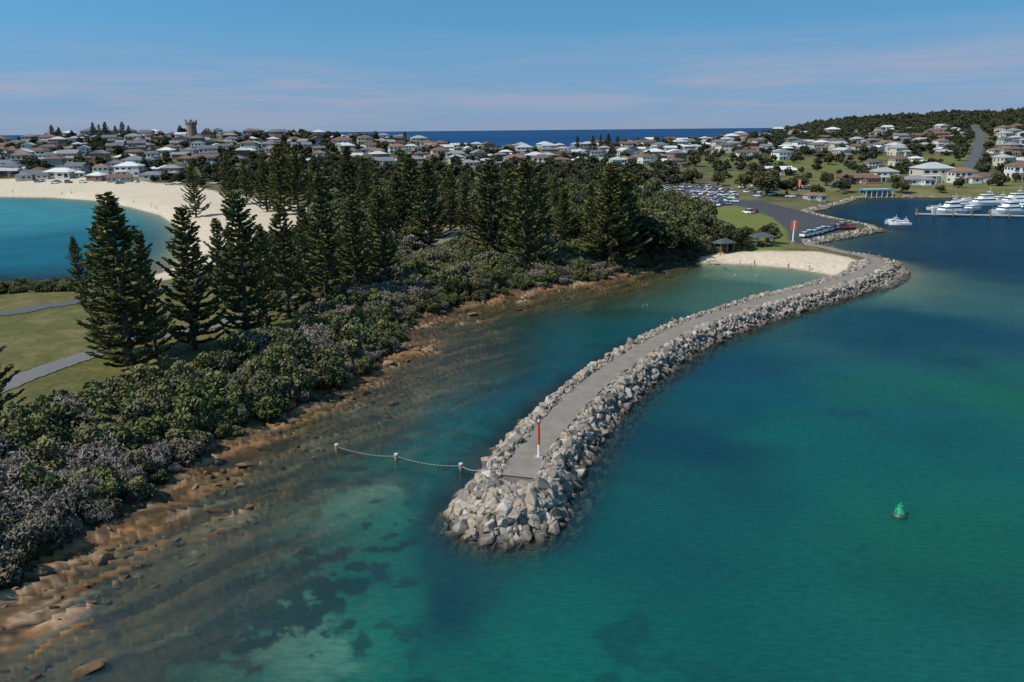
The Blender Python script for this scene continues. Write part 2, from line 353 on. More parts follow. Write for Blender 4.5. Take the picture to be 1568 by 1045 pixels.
vm=N(nt,'ShaderNodeVectorMath',operation='SCALE'); L(at.outputs['Color'],vm.inputs[0]); L(mr.outputs[0],vm.inputs['Scale']); L(vm.outputs[0],b.inputs['Base Color'])
bp=N(nt,'ShaderNodeBump'); bp.inputs['Strength'].default_value=.5; bp.inputs['Distance'].default_value=.2; L(na_.outputs[0],bp.inputs['Height']); L(bp.outputs[0],b.inputs['Normal'])
b.inputs['Roughness'].default_value=.9; b.inputs['Specular IOR Level'].default_value=.15
M_ground=m
one=np.ones(len(X))
me=mesh_np('ground',np.stack([X,Y,h],1),Fq,[M_ground],None,{'col':('FLOAT_COLOR',np.column_stack([col,one]))},True)
link(bpy.data.objects.new('ground',me))

# water
X,Y,Fq=ringgrid(np.concatenate([rings(1500,700),np.geomspace(1700,90000,18)]))
h,d,d2,c,nrk,rz,al,ac,saw=height(X,Y,True)
depth=np.maximum(-h,0)
s2l=lambda t: tuple(((x/255+.055)/1.055)**2.4 if x>10 else x/255/12.92 for x in t)
ctl=[(900,950,(2,92,74)),(1200,900,(2,80,68)),(1450,850,(10,90,68)),(1520,600,(18,92,72)),(1300,700,(3,84,76)),(1200,620,(2,74,82)),(980,680,(2,56,66)),(1100,570,(4,62,80)),(1400,500,(6,62,78)),(1450,400,(8,50,70)),
(700,920,(14,100,80)),(620,800,(24,112,92)),(470,790,(62,120,96)),(290,900,(28,60,46)),(400,960,(46,100,72)),(600,1000,(12,95,76)),(200,1000,(45,80,55)),(700,620,(6,96,98)),(850,570,(6,76,88)),(620,650,(13,90,84)),(750,530,(8,66,70)),
(950,500,(20,74,76)),(900,470,(30,66,55)),(1100,440,(62,98,82)),(1210,425,(85,126,110)),(750,770,(10,72,68)),(800,870,(2,52,55)),(100,380,(12,98,116)),(100,325,(50,130,142)),(30,430,(8,82,102)),(1450,340,(10,52,74)),(560,740,(12,88,78)),(1000,800,(2,76,72))]
cp=np.array([G(u,v) for u,v,_ in ctl]+[(0,1500),(-900,1500),(900,2500)]); cc=np.array([s2l(k) for *_,k in ctl]+[s2l((2,66,112))]*3)
wx=X+(fbm(X/18,Y/18,40)-.5)*26; wy=Y+(fbm(X/18,Y/18,44)-.5)*26
W=np.zeros(len(X)); wc=np.zeros((len(X),3))
for (px,py),k in zip(cp,cc):
    sc=max(1,py/90); w=1/(((wx-px)**2+(wy-py)**2)/sc**2+6)**1.7; W+=w; wc+=w[:,None]*k
wc/=W[:,None]; wc*=.84
pn=fbm(X/6,Y/6,60)*.45+fbm(X/1.2,Y/1.2,61)*.55
gA=np.exp(-((X-G(300,900)[0])**2+(Y-G(300,900)[1])**2)/110)
streak=np.exp(-(dline(X,Y,GL([(235,878),(330,838),(440,792),(560,752)]))+(pn-.5)*8)**2/7.0)*(Y<80)
streak2=np.exp(-(dline(X,Y,GL([(330,960),(420,930),(480,1000)]))+(pn-.5)*10)**2/6.0)*(Y<80)
wc=lerp(wc,C(.125,.245,.160),np.clip(streak*.85+streak2*.5,0,1))
weed=sm(.495,.56,pn+.20*gA-.05)*sm(-36,-18,d)*sm(110,60,Y)*(1-streak*.7)
wc=lerp(wc,C(.007,.022,.016),weed*.88)
spots=sm(.66,.72,fbm(X/6,Y/6,66))*sm(16,6,X)*(Y<110); wc=lerp(wc,C(.002,.034,.035),spots*.5)
for u,v,ru in [(1300,632,3.0),(1455,552,5),(575,885,2.2),(870,545,3),(915,530,3),(690,800,2)]:
    px,py=G(u,v); k=np.exp(-(((X-px)/ru)**2+((Y-py)/(ru*.6))**2)+(pn-.5)*4); wc=lerp(wc,C(.003,.036,.045),np.clip(k,0,1)*.6)
br=sm(.44,.58,fbm(al/9,ac/.9,83)); nearsh=sm(-15,-5,d)*nrk
wc=lerp(wc,lerp(C(.016,.026,.012),C(.105,.088,.036),br),nearsh*.85)
apron=sm(9.0,5.0,c+(pn-.5)*5); wc=lerp(wc,C(.010,.030,.028),apron*.8)
kk_=.75-.30*nrk*sm(-24,-8,d); opac=1-np.exp(-depth*kk_); opac=opac*(1-.5*sm(8.5,5.5,c)); opac=opac*sm(-.02,.15,depth)
m,nt,b=mat('water'); nt.nodes.remove(b); L=nt.links.new; out=nt.nodes['Material Output']
at=N(nt,'ShaderNodeAttribute',attribute_name='col'); ao=N(nt,'ShaderNodeAttribute',attribute_name='opac'); tc=N(nt,'ShaderNodeTexCoord')
mp=N(nt,'ShaderNodeMapping'); mp.inputs['Scale'].default_value=(.6,1.7,1); mp.inputs['Rotation'].default_value=(0,0,.35); L(tc.outputs['Object'],mp.inputs[0])
w1=N(nt,'ShaderNodeTexNoise'); w1.inputs['Scale'].default_value=1.7; w1.inputs['Detail'].default_value=6; w1.inputs['Roughness'].default_value=.65; L(mp.outputs[0],w1.inputs['Vector'])
w2=N(nt,'ShaderNodeTexNoise'); w2.inputs['Scale'].default_value=.07; w2.inputs['Detail'].default_value=5; w2.inputs['Distortion'].default_value=.6; L(tc.outputs['Object'],w2.inputs['Vector'])
bp=N(nt,'ShaderNodeBump'); bp.inputs['Strength'].default_value=.55; bp.inputs['Distance'].default_value=.11; L(w1.outputs[0],bp.inputs['Height'])
mr=N(nt,'ShaderNodeMapRange'); mr.inputs['From Min'].default_value=.3; mr.inputs['From Max'].default_value=.7; mr.inputs['To Min'].default_value=.74; mr.inputs['To Max'].default_value=1.26; L(w1.outputs[0],mr.inputs[0])
mr2=N(nt,'ShaderNodeMapRange'); mr2.inputs['From Min'].default_value=.3; mr2.inputs['From Max'].default_value=.7; mr2.inputs['To Min'].default_value=.86; mr2.inputs['To Max'].default_value=1.14; L(w2.outputs[0],mr2.inputs[0])
mm=N(nt,'ShaderNodeMath',operation='MULTIPLY'); L(mr.outputs[0],mm.inputs[0]); L(mr2.outputs[0],mm.inputs[1])
vm=N(nt,'ShaderNodeVectorMath',operation='SCALE'); L(at.outputs['Color'],vm.inputs[0]); L(mm.outputs[0],vm.inputs['Scale'])
df=N(nt,'ShaderNodeBsdfDiffuse'); L(vm.outputs[0],df.inputs[0]); tr=N(nt,'ShaderNodeBsdfTransparent'); tr.inputs[0].default_value=(.84,.94,.86,1)
m1=N(nt,'ShaderNodeMixShader'); L(ao.outputs['Fac'],m1.inputs[0]); L(tr.outputs[0],m1.inputs[1]); L(df.outputs[0],m1.inputs[2])
gl=N(nt,'ShaderNodeBsdfGlossy'); gl.inputs['Roughness'].default_value=.12; L(bp.outputs[0],gl.inputs['Normal']); fr=N(nt,'ShaderNodeFresnel'); fr.inputs[0].default_value=1.33; L(bp.outputs[0],fr.inputs['Normal'])
fm=N(nt,'ShaderNodeMath',operation='MULTIPLY'); fm.inputs[1].default_value=.32; L(fr.outputs[0],fm.inputs[0])
fm2=N(nt,'ShaderNodeMath',operation='MINIMUM'); fm2.inputs[1].default_value=.12; L(fm.outputs[0],fm2.inputs[0])
m2=N(nt,'ShaderNodeMixShader'); L(fm2.outputs[0],m2.inputs[0]); L(m1.outputs[0],m2.inputs[1]); L(gl.outputs[0],m2.inputs[2]); L(m2.outputs[0],out.inputs[0])
me=mesh_np('sea_water',np.stack([X,Y,0*X],1),Fq,[m],None,{'col':('FLOAT_COLOR',np.column_stack([wc,np.ones(len(X))])),'opac':('FLOAT',opac)},True)
link(bpy.data.objects.new('sea_water',me))

# ------------------------------------------------------------ paths and roads
def ribbon(name,P,hw,m,zf,kerb=None):
    P=np.asarray(P); T=np.gradient(P,axis=0); T/=np.linalg.norm(T,axis=1,keepdims=True); Nn=np.stack([T[:,1],-T[:,0]],1)
    offs=[-1,-.5,0,.5,1]; V=[];
    for i in range(len(P)):
        for o in offs:
            w=hw*(1+.06*math.sin(i*1.7+o)+.04*math.sin(i*.63+2*o)); x,y=P[i]+Nn[i]*o*w; V.append((x,y,0))
    V=np.array(V); V[:,2]=zf(V[:,0],V[:,1]); n=len(offs)
    Fs=[[i*n+k,(i+1)*n+k,(i+1)*n+k+1,i*n+k+1] for i in range(len(P)-1) for k in range(n-1)]
    me=mesh_np(name,V,Fs,[m],smooth=True); o=link(bpy.data.objects.new(name,me))
    if me.polygons[0].normal.z<0: me.flip_normals()
    return o
M_path=simple('bitumen_path',(.235,.200,.170),.97,.32,.8,bump=.15); M_asph=simple('asphalt',(.085,.085,.09),.9,.2,.8)
M_path.node_tree.nodes['Principled BSDF'].inputs['Specular IOR Level'].default_value=.1
def dens(P,k=4): return smooth_line(P,k)
k0=4
ribbon('breakwater_path',dens(BW[k0:],4),1.6,M_path,lambda x,y:0*x+2.02)
for nm,(P,w) in paths.items(): ribbon(nm,dens(P,4),w,M_asph if nm!='foreshore_road' else simple('foreshore_bitumen',(.15,.14,.14),.9,.2,.8),lambda x,y:height(x,y)+.10)
hillroad=np.array([GT(u,v)[:2] for u,v in [(1478,262),(1490,245),(1498,228),(1500,212),(1496,200),(1488,192)]]); ribbon('hill_road',smooth_line(hillroad,8),4.0,M_asph,lambda x,y:height(x,y)+.5)

# ------------------------------------------------------------ boulders
def rockmat(name,c1,c2,dark):
    m,nt,b=mat(name); L=nt.links.new; oi=N(nt,'ShaderNodeObjectInfo'); ge=N(nt,'ShaderNodeNewGeometry'); n=N(nt,'ShaderNodeTexNoise'); n.inputs['Scale'].default_value=2.2; n.inputs['Detail'].default_value=8; n.inputs['Roughness'].default_value=.7; L(ge.outputs['Position'],n.inputs['Vector'])
    cr=N(nt,'ShaderNodeValToRGB'); e=cr.color_ramp.elements; e[0].color=tuple(k*.45 for k in c1)+(1,); e[1].color=c2+(1,); x=e.new(.22); x.color=c1+(1,); x=e.new(.6); x.color=tuple((a+b_)/2*q for a,b_,q in zip(c1,c2,(1.02,.92,.80)))+(1,); x=e.new(.75); x.color=tuple((a+b_)/2 for a,b_ in zip(c1,c2))+(1,); L(oi.outputs['Random'],cr.inputs[0])
    mr=N(nt,'ShaderNodeMapRange'); mr.inputs['From Min'].default_value=.3; mr.inputs['From Max'].default_value=.7; mr.inputs['To Min'].default_value=.55; mr.inputs['To Max'].default_value=1.25; L(n.outputs[0],mr.inputs[0])
    sp=N(nt,'ShaderNodeSeparateXYZ'); L(ge.outputs['Position'],sp.inputs[0]); wz=N(nt,'ShaderNodeMapRange'); wz.inputs['From Min'].default_value=.05; wz.inputs['From Max'].default_value=.75; wz.inputs['To Min'].default_value=dark; wz.inputs['To Max'].default_value=1; L(sp.outputs[2],wz.inputs[0])
    mm=N(nt,'ShaderNodeMath',operation='MULTIPLY'); L(mr.outputs[0],mm.inputs[0]); L(wz.outputs[0],mm.inputs[1])
    vm=N(nt,'ShaderNodeVectorMath',operation='SCALE'); L(cr.outputs[0],vm.inputs[0]); L(mm.outputs[0],vm.inputs['Scale']); L(vm.outputs[0],b.inputs['Base Color'])
    bp=N(nt,'ShaderNodeBump'); bp.inputs['Strength'].default_value=.6; bp.inputs['Distance'].default_value=.12; L(n.outputs[0],bp.inputs['Height']); L(bp.outputs[0],b.inputs['Normal']); b.inputs['Roughness'].default_value=.85; b.inputs['Specular IOR Level'].default_value=.25
    return m
M_rock=rockmat('granite_boulder',(.28,.24,.20),(.48,.42,.36),.22); M_ledge=rockmat('sandstone_ledge',(.20,.115,.06),(.36,.235,.15),.45)
def make_rock(name,mt,seed,flat=.7,nv=15):
    r=np.random.default_rng(seed); bm=bmesh.new()
    for i in range(nv):
        p=r.normal(size=3); p/=np.linalg.norm(p); p*=np.array([1,.72,flat])*r.uniform(.75,1.15); bm.verts.new(p)
    res=bmesh.ops.convex_hull(bm,input=bm.verts[:]); 
    for v in [v for v in bm.verts if not v.link_faces]: bm.verts.remove(v)
    bmesh.ops.bevel(bm,geom=bm.edges[:],offset=.045,segments=1,affect='EDGES')
    bmesh.ops.recalc_face_normals(bm,faces=bm.faces[:])
    me=bpy.data.meshes.new(name); bm.to_mesh(me); bm.free(); me.materials.append(mt); return bpy.data.objects.new(name,me)
rocks=[make_rock('boulder_%d'%i,M_rock,i,[.55,.7,.85][i%3],[11,14,18][i%3]) for i in range(9)]
def along(P,n,lo,hi):
    P=np.asarray(P); seg=np.linalg.norm(np.diff(P,axis=0),axis=1); cs=np.concatenate([[0],np.cumsum(seg)])
    s=rng.uniform(0,cs[-1],n); x=np.interp(s,cs,P[:,0]); y=np.interp(s,cs,P[:,1])
    tx=np.interp(s+.5,cs,P[:,0])-np.interp(s-.5,cs,P[:,0]); ty=np.interp(s+.5,cs,P[:,1])-np.interp(s-.5,cs,P[:,1]); l=np.hypot(tx,ty)+1e-9
    o=rng.uniform(lo,hi,n)
    return x+ty/l*o, y-tx/l*o
X1,Y1=along(BWT,5600,1.6,6.8); X4,Y4=along(BWT,3600,-5.4,-1.6)
t=rng.uniform(0,2*math.pi,1000); rr=6.0*np.sqrt(rng.uniform(0,1,1000)); X2=BWT[0][0]+rr*np.cos(t); Y2=BWT[0][1]+rr*np.sin(t)
t=rng.uniform(0,2*math.pi,200); rr=rng.uniform(0,4,200); X3=BWT[3][0]+rr*np.cos(t); Y3=BWT[3][1]+rr*np.sin(t)
X=np.concatenate([X1,X4,X2,X3]);Y=np.concatenate([Y1,Y4,Y2,Y3]); dp=dline(X,Y,BW[k0:]); k=(dp>1.65)&~((sd(X,Y,lagP)>-1)&(X<BW[60][0])&(Y>150)); k&=(sd(X,Y,LAND)<9); X=X[k];Y=Y[k];dp=dp[k]
hh=height(X,Y); n=len(X); sz=rng.uniform(.22,.60,n)*np.where(rng.random(n)<.18,1.55,1)*np.where(dp<2.3,.6,1)*(1+.2*sm(90,60,Y))
scatter('breakwater_boulders',np.stack([X,Y,hh+sz*.2],1),rng.uniform(-1,1,(n,3))*np.array([.6,.6,3.14]),np.stack([sz,sz,sz],1)*rng.uniform(.8,1.3,(n,3)),rng.integers(0,9,n),rocks)
# harbour revetments
X1,Y1=along(coast2[1:13],1100,-2.2,2.2); hh=height(X1,Y1); n=len(X1); sz=rng.uniform(.4,.8,n); kk=dline(X1,Y1,BW)>2.2
Xb,Yb=along(coast2[12:],900,-1.6,1.6); hb=height(Xb,Yb); nb=len(Xb); 
X1=np.concatenate([X1[kk],Xb]);Y1=np.concatenate([Y1[kk],Yb]);hh=np.concatenate([hh[kk],hb]); sz=np.concatenate([sz[kk],rng.uniform(.4,.8,nb)]); n=len(X1)
scatter('harbour_revetment_boulders',np.stack([X1,Y1,np.maximum(hh,-.1)+.2],1),rng.uniform(-1,1,(n,3))*np.array([.5,.5,3.14]),np.stack([sz]*3,1),rng.integers(0,9,n),[bpy.data.objects.new('revetment_rock_%d'%i,r.data) for i,r in enumerate(rocks)])
# shore ledge slabs
led=[make_rock('ledge_rock_%d'%i,M_ledge,20+i,[.3,.42,.55][i%3]) for i in range(6)]
X1,Y1=along(coast1[:22],2000,-6,8); hh,_,dd2,*_r=height(X1,Y1,True); k=(dd2<5)&(dd2>-9)&(fbm(X1/4,Y1/4,55)>.46); X1=X1[k];Y1=Y1[k];hh=hh[k]; n=len(X1); sz=rng.uniform(.18,.62,n)**1.4*np.where(rng.random(n)<.09,2.6,1)
rt_=np.zeros((n,3)); rt_[:,0]=rng.uniform(-.3,.3,n); rt_[:,1]=rng.uniform(-.3,.3,n); rt_[:,2]=math.atan2(.78,.62)+rng.normal(0,.7,n)
scatter('shore_ledge_rocks',np.stack([X1,Y1,hh+sz*.05],1),rt_,np.stack([sz*1.3,sz*.9,sz],1)*rng.uniform(.8,1.2,(n,3)),rng.integers(0,6,n),led)

# ------------------------------------------------------------ shrubs
sh=[bpy.data.objects.new('shrub_%d'%i,make_shrub('shrub_%d'%i,1.6,2600,.115,seed=i)) for i in range(4)]
sh.append(bpy.data.objects.new('shrub_4',make_shrub('shrub_4',1.5,1900,.12,M_twig,9,True)))
x,y=jgrid(shrubP,1.7); dc=sd(x,y,LAND); k=(dc>2.6+(fbm(x/5,y/5,33)-.5)*3)&(x>-80); 
for P,w in paths.values(): k&=dline(x,y,P)>w+1.6
x=x[k];y=y[k];dc=dc[k]; n=len(x); s=rng.uniform(.5,1.25,n)*(.6+.75*sm(1,9,dc))*(.55+.95*fbm(x/9,y/9,70)); tw=fbm(x/7,y/7,77)>.53
idx=np.where(tw&(rng.random(n)<.72),4,rng.integers(0,4,n)); idx=np.where(rng.random(n)<.12,4,idx)
scatter('coastal_shrub_mass',np.stack([x,y,height(x,y)-.15],1),np.stack([0*x,0*x,rng.uniform(0,6.28,n)],1),np.stack([s,s,s*rng.uniform(.9,1.5,n)],1),idx,sh)
x2,y2=jgrid(bayb,2.0); n=len(x2); s=rng.uniform(.6,1.1,n)
scatter('bay_shrub_hedge',np.stack([x2,y2,height(x2,y2)-.1],1),np.stack([0*x2,0*x2,rng.uniform(0,6.28,n)],1),np.stack([s]*3,1),rng.integers(0,4,n),[bpy.data.objects.new('hedge_%d'%i,sh[i].data) for i in range(4)])
# woodland behind
tr_=[bpy.data.objects.new('woodland_tree_%d'%i,make_shrub('woodland_tree_%d'%i,2.6,1500,.26,M_tree if i<3 else M_twig,30+i,hfac=1.1,trunk=1.6)) for i in range(4)]
x,y=jgrid(forestP,3.6); k=(sd(x,y,LAND)>3)&(sd(x,y,clearP)<-1)&(sd(x,y,beachP)<-1)
for P,w in paths.values(): k&=dline(x,y,P)>w+2.0
x=x[k];y=y[k];n=len(x); s=rng.uniform(.55,1.2,n)*(.6+.5*sm(140,230,y))
scatter('woodland_tree_mass',np.stack([x,y,height(x,y)-.2],1),np.stack([0*x,0*x,rng.uniform(0,6.28,n)],1),np.stack([s,s,s*rng.uniform(.8,1.25,n)],1),rng.choice([0,1,2,3],n,p=[.3,.3,.28,.12]),tr_)

# ------------------------------------------------------------ norfolk pines
pm=[make_pine('norfolk_pine_%d'%i,20,[5.0,4.2,4.6,3.8,5.2,4.4][i],i) for i in range(6)]
pines=[(-25,650,450,1.25),(205,570,290,1.3),(176,545,335,1.1),(240,548,350,.9),(300,535,313,1.05),(380,525,286,1.1),(442,485,308,1),(125,452,360,.95),(345,470,330,.9),(500,465,262,1.1),(545,450,295,1),(590,440,280,1.1),(470,440,312,.9),(410,500,340,.9),
(352,315,232,1),(378,312,243,1.1),(410,325,238,1.1),(430,330,217,1.2),(457,330,228,1.1),(487,325,236,1.1),(538,325,221,1.2),(560,330,238,1.1),(612,370,262,1.2),(630,365,232,1.3),(657,380,242,1.2),(690,355,256,1.1),(583,380,270,1.1),
(712,372,274,1.1),(752,400,240,1.25),(778,360,258,1.1),(803,410,240,1.2),(826,380,262,1.1),(862,385,285,1.1),(905,390,278,1.1),(932,400,246,1.4),(955,396,262,1.3),(300,330,248,1.0),(850,340,268,1)]
def add_pine(x,y,zg,ht,wf,i):
    o=bpy.data.objects.new('norfolk_pine_tree',pm[i%6]); link(o); o.location=(x,y,zg-.2); s=ht/20; o.scale=(s*wf,s*wf,s); o.rotation_euler=(random.uniform(-.02,.02),random.uniform(-.02,.02),random.uniform(0,6.28))
for i,(u,vb,vt,wf) in enumerate(pines):
    gx,gy=G(u,vb,2.5); g=hz(gx,gy); dd=ray(u,vt); zt=H+dd[2]*gy/dd[1]; add_pine(gx,gy,g,max(5,zt-g),wf,i)
for i,(u,vt) in enumerate([(78,191),(90,198),(141,187),(151,190),(160,186),(176,192),(186,186),(196,193),(908,206),(920,205),(932,204),(946,207),(620,203),(884,208)]):
    D=760; dd=ray(u,vt); x=dd[0]/dd[1]*D; g=hz(x,D); zt=H+dd[2]*D/dd[1]; add_pine(x,D,g,max(12,zt-g),1.3,i)

# ------------------------------------------------------------ houses
def bx(bm,x0,x1,y0,y1,z0,z1,mi):
    vs=[bm.verts.new(p) for p in [(x0,y0,z0),(x1,y0,z0),(x1,y1,z0),(x0,y1,z0),(x0,y0,z1),(x1,y0,z1),(x1,y1,z1),(x0,y1,z1)]]
    for f in [(0,3,2,1),(4,5,6,7),(0,1,5,4),(1,2,6,5),(2,3,7,6),(3,0,4,7)]:
        fc=bm.faces.new([vs[i] for i in f]); fc.material_index=mi
def hiproof(bm,x0,x1,y0,y1,z,hh,mi,gable=False,o=.6):
    x0-=o;x1+=o;y0-=o;y1+=o; w=x1-x0;d=y1-y0
    if w>=d: ins=0 if gable else d/2; r0=(x0+ins,(y0+y1)/2,z+hh); r1=(x1-ins,(y0+y1)/2,z+hh)
    else: ins=0 if gable else w/2; r0=((x0+x1)/2,y0+ins,z+hh); r1=((x0+x1)/2,y1-ins,z+hh)
    b=[bm.verts.new(p) for p in [(x0,y0,z),(x1,y0,z),(x1,y1,z),(x0,y1,z)]]; r=[bm.verts.new(r0),bm.verts.new(r1)]
    fs=[(b[0],b[1],r[1],r[0]),(b[1],b[2],r[1]),(b[2],b[3],r[0],r[1]),(b[3],b[0],r[0])] if w>=d else [(b[0],b[1],r[0]),(b[1],b[2],r[1],r[0]),(b[2],b[3],r[1]),(b[3],b[0],r[0],r[1])]
    for f in fs: bm.faces.new(f).material_index=mi
    bm.faces.new(b[::-1]).material_index=mi
def tomesh(bm,name,mats):
    me=bpy.data.meshes.new(name); bmesh.ops.recalc_face_normals(bm,faces=bm.faces[:]); bm.to_mesh(me); bm.free()
    for m in mats: me.materials.append(m)
    return me
HM=[M_wall,M_roof,M_glass,M_white]
def windows(bm,x0,x1,y0,y1,z,st,r):
    for s in range(st):
        zz=z+s*2.9
        for side in range(4):
            L=(x1-x0) if side%2==0 else (y1-y0); n=int(L//3)
            for k in range(n):
                if r.random()<.2: continue
                c=(k+.5)*L/n; w=r.uniform(.55,1.1); z0=zz+(.9 if r.random()<.7 else .1); z1=zz+2.1
                for gr,e,mi in ((.10,.03,3),(0,.06,2)):
                    if side==0: bx(bm,x0+c-w-gr,x0+c+w+gr,y0-e,y0+.01,z0-gr,z1+gr,mi)
                    if side==2: bx(bm,x0+c-w-gr,x0+c+w+gr,y1-.01,y1+e,z0-gr,z1+gr,mi)
                    if side==1: bx(bm,x1-.01,x1+e,y0+c-w-gr,y0+c+w+gr,z0-gr,z1+gr,mi)
                    if side==3: bx(bm,x0-e,x0+.01,y0+c-w-gr,y0+c+w+gr,z0-gr,z1+gr,mi)
def house(name,w,d,st,kind,seed):
    r=random.Random(seed); bm=bmesh.new(); hh=2.9*st
    bx(bm,-w/2,w/2,-d/2,d/2,-3,hh,0); windows(bm,-w/2,w/2,-d/2,d/2,0,st,r); hiproof(bm,-w/2,w/2,-d/2,d/2,hh+.02,min(w,d)*.22,1,kind==1)
    if kind!=2:
        a=w*.22; bx(bm,w/2-2*a,w/2-.2,-d/2-4,-d/2-.02,-3,2.9,0); windows(bm,w/2-2*a,w/2-.2,-d/2-4,-d/2-.1,0,1,r); hiproof(bm,w/2-2*a,w/2-.2,-d/2-4,-d/2+.5,2.93,1.4,1,kind==1)
    if st>1 or kind==2:
        bx(bm,-w/2,w*.04,-d/2-2.2,-d/2-.03,2.7,2.85,3)
        for k in range(4): xx=-w/2+.1+k*(w*.54-.3)/3; bx(bm,xx,xx+.14,-d/2-2.15,-d/2-2.0,-3,2.69,3)
        bx(bm,-w/2,w*.04,-d/2-2.19,-d/2-2.13,3.7,3.78,3)
    bx(bm,-.5,.5,-d/2-.09,-d/2-.005,0,2.1,3)
    return tomesh(bm,name,HM)
hm=[house('suburban_house_a',15,9,1,0,1),house('suburban_house_b',13,9,2,0,2),house('suburban_house_c',17,10,1,1,3),house('suburban_house_d',12,10,2,1,4),house('suburban_house_e',14,11,2,2,5),house('suburban_house_f',11,9,1,0,6)]
def add_house(x,y,g,rot,i,s=1,name='suburban_house'):
    o=bpy.data.objects.new(name,hm[i]); link(o); o.location=(x,y,g+.2); o.rotation_euler=(0,0,rot); o.scale=(s,s,s); return o
tower_u=ray(294,203); towx=tower_u[0]/tower_u[1]*765; towy=765
hx=[];hy=[]
ga=.25; gx,gy=np.meshgrid(np.arange(-900,1500,19),np.arange(300,1400,28)); gx=gx.ravel()+rng.uniform(-4,4,gx.size); gy=gy.ravel()+rng.uniform(-6,6,gy.size)
xx=gx*math.cos(ga)-gy*math.sin(ga)+200; yy=gx*math.sin(ga)+gy*math.cos(ga)
hh=height(xx,yy); dd=sd(xx,yy,LAND); Dc,Hc,y0=crestf(xx,yy); U,Vv=proj(xx,yy,hh)
keep=(dd>12)&(yy>420)&(yy<Dc+15)&(U>-350)&(U<1900)&(hh>2)
keep&=~((U>300)&(U<1000)&(Vv>256)); keep&=~((U>1000)&(U<1290)&(Vv>262)); keep&=~((U>1040)&(U<1290)&(Vv>236)&(Vv<262)&(rng.random(len(U))<.85))
keep&=~((U>1180)&(Vv<203-(U-1180)*.012)); keep&=~((U>1280)&(Vv>236)&(rng.random(len(U))<.8)); keep&=~((U>1150)&(U<1310)&(Vv<220)&(rng.random(len(U))<.8)); keep&=~((U>1290)&(Vv>262))
keep&=rng.random(len(U))<.88; keep&=np.hypot(xx-towx,yy-towy)>28; keep&=~((Vv>278)); keep&=dline(xx,yy,hillroad)>14
cnt=0
for x,y,g in zip(xx[keep],yy[keep],hh[keep]):
    add_house(x,y,g,ga+random.choice([0,0,0,math.pi/2,-math.pi/2])+random.uniform(-.15,.15),random.randrange(6),random.uniform(.72,1.05)); hx.append(x);hy.append(y);cnt+=1
print('houses',cnt)
for u,v,i,s,r_ in [(1310,281,2,1.0,.1),(1352,278,4,.9,0),(1425,279,4,1.25,.05),(1470,280,1,1.0,.1),(1400,283,0,.9,.1),(1505,279,5,1.0,0),(1565,273,1,1.2,-.1),(1190,268,2,1.0,.1),(1245,306,5,.6,.2),(95,272,0,1.1,.1),(120,268,3,.9,0),(150,276,5,.9,.1),(200,270,4,1.0,.1),(235,275,0,.9,.1),(265,272,1,.9,0),(60,274,2,.9,.2),(20,268,1,.9,.1)]:
    x,y,g=GT(u,v); add_house(x,y,g,r_,i,s,'waterfront_house'); hx.append(x);hy.append(y)
# wharf building with blue fascia
M_blue=simple('blue_fascia',(.03,.22,.38),.5,.1,2); M_gry=simple('grey_cladding',(.16,.19,.21),.6,.1,2)
bm=bmesh.new(); bx(bm,-6.9,6.9,-3,3,-2,2.3,0); windows(bm,-6.9,6.9,-3,3,.0,1,random.Random(3)); bx(bm,-8,8,-4.5,3.6,2.33,3.0,4); bx(bm,-7.6,7.6,-4,3.2,3.02,3.2,1)
for k in range(6): bx(bm,-7.8+k*3.05,-7.6+k*3.05,-4.4,-4.2,-2,2.32,3)
x,y,g=GT(1340,300); o=link(bpy.data.objects.new('wharf_building',tomesh(bm,'wharf_building',[M_gry,M_conc,M_glass,M_white,M_blue]))); o.location=(x,y,max(g,1.3)); o.rotation_euler=(0,0,.1); o.scale=(.85,.85,.85)
# castle-topped water tower
bm=bmesh.new(); M_stone=simple('tower_stone',(.24,.17,.12),.9,.2,.6)
def cyl(bm,x,y,z0,z1,r0,r1,mi,n=16,cap=True):
    a=[bm.verts.new((x+r0*math.cos(6.2832*k/n),y+r0*math.sin(6.2832*k/n),z0)) for k in range(n)]; b=[bm.verts.new((x+r1*math.cos(6.2832*k/n),y+r1*math.sin(6.2832*k/n),z1)) for k in range(n)]
    for k in range(n): bm.faces.new((a[k],a[(k+1)%n],b[(k+1)%n],b[k])).material_index=mi
    if cap: bm.faces.new(b).material_index=mi; bm.faces.new(a[::-1]).material_index=mi
cyl(bm,0,0,-6,9.5,4.6,4.2,0,28); cyl(bm,0,0,9.52,10.6,4.9,4.9,0,28)
for k in range(10):
    a=k*.6283; cyl(bm,4.45*math.cos(a),4.45*math.sin(a),10.62,11.6,.5,.5,0,6)
for k in range(4):
    a=k*1.5708+.5; cyl(bm,4.6*math.cos(a),4.6*math.sin(a),8.2,13.0,.7,.7,0,10)
tz=H+ray(294,183.5)[2]*towy/ray(294,183.5)[1]; o=link(bpy.data.objects.new('castle_water_tower',tomesh(bm,'castle_water_tower',[M_stone]))); o.location=(towx,towy,max(hz(towx,towy),tz-13.0))

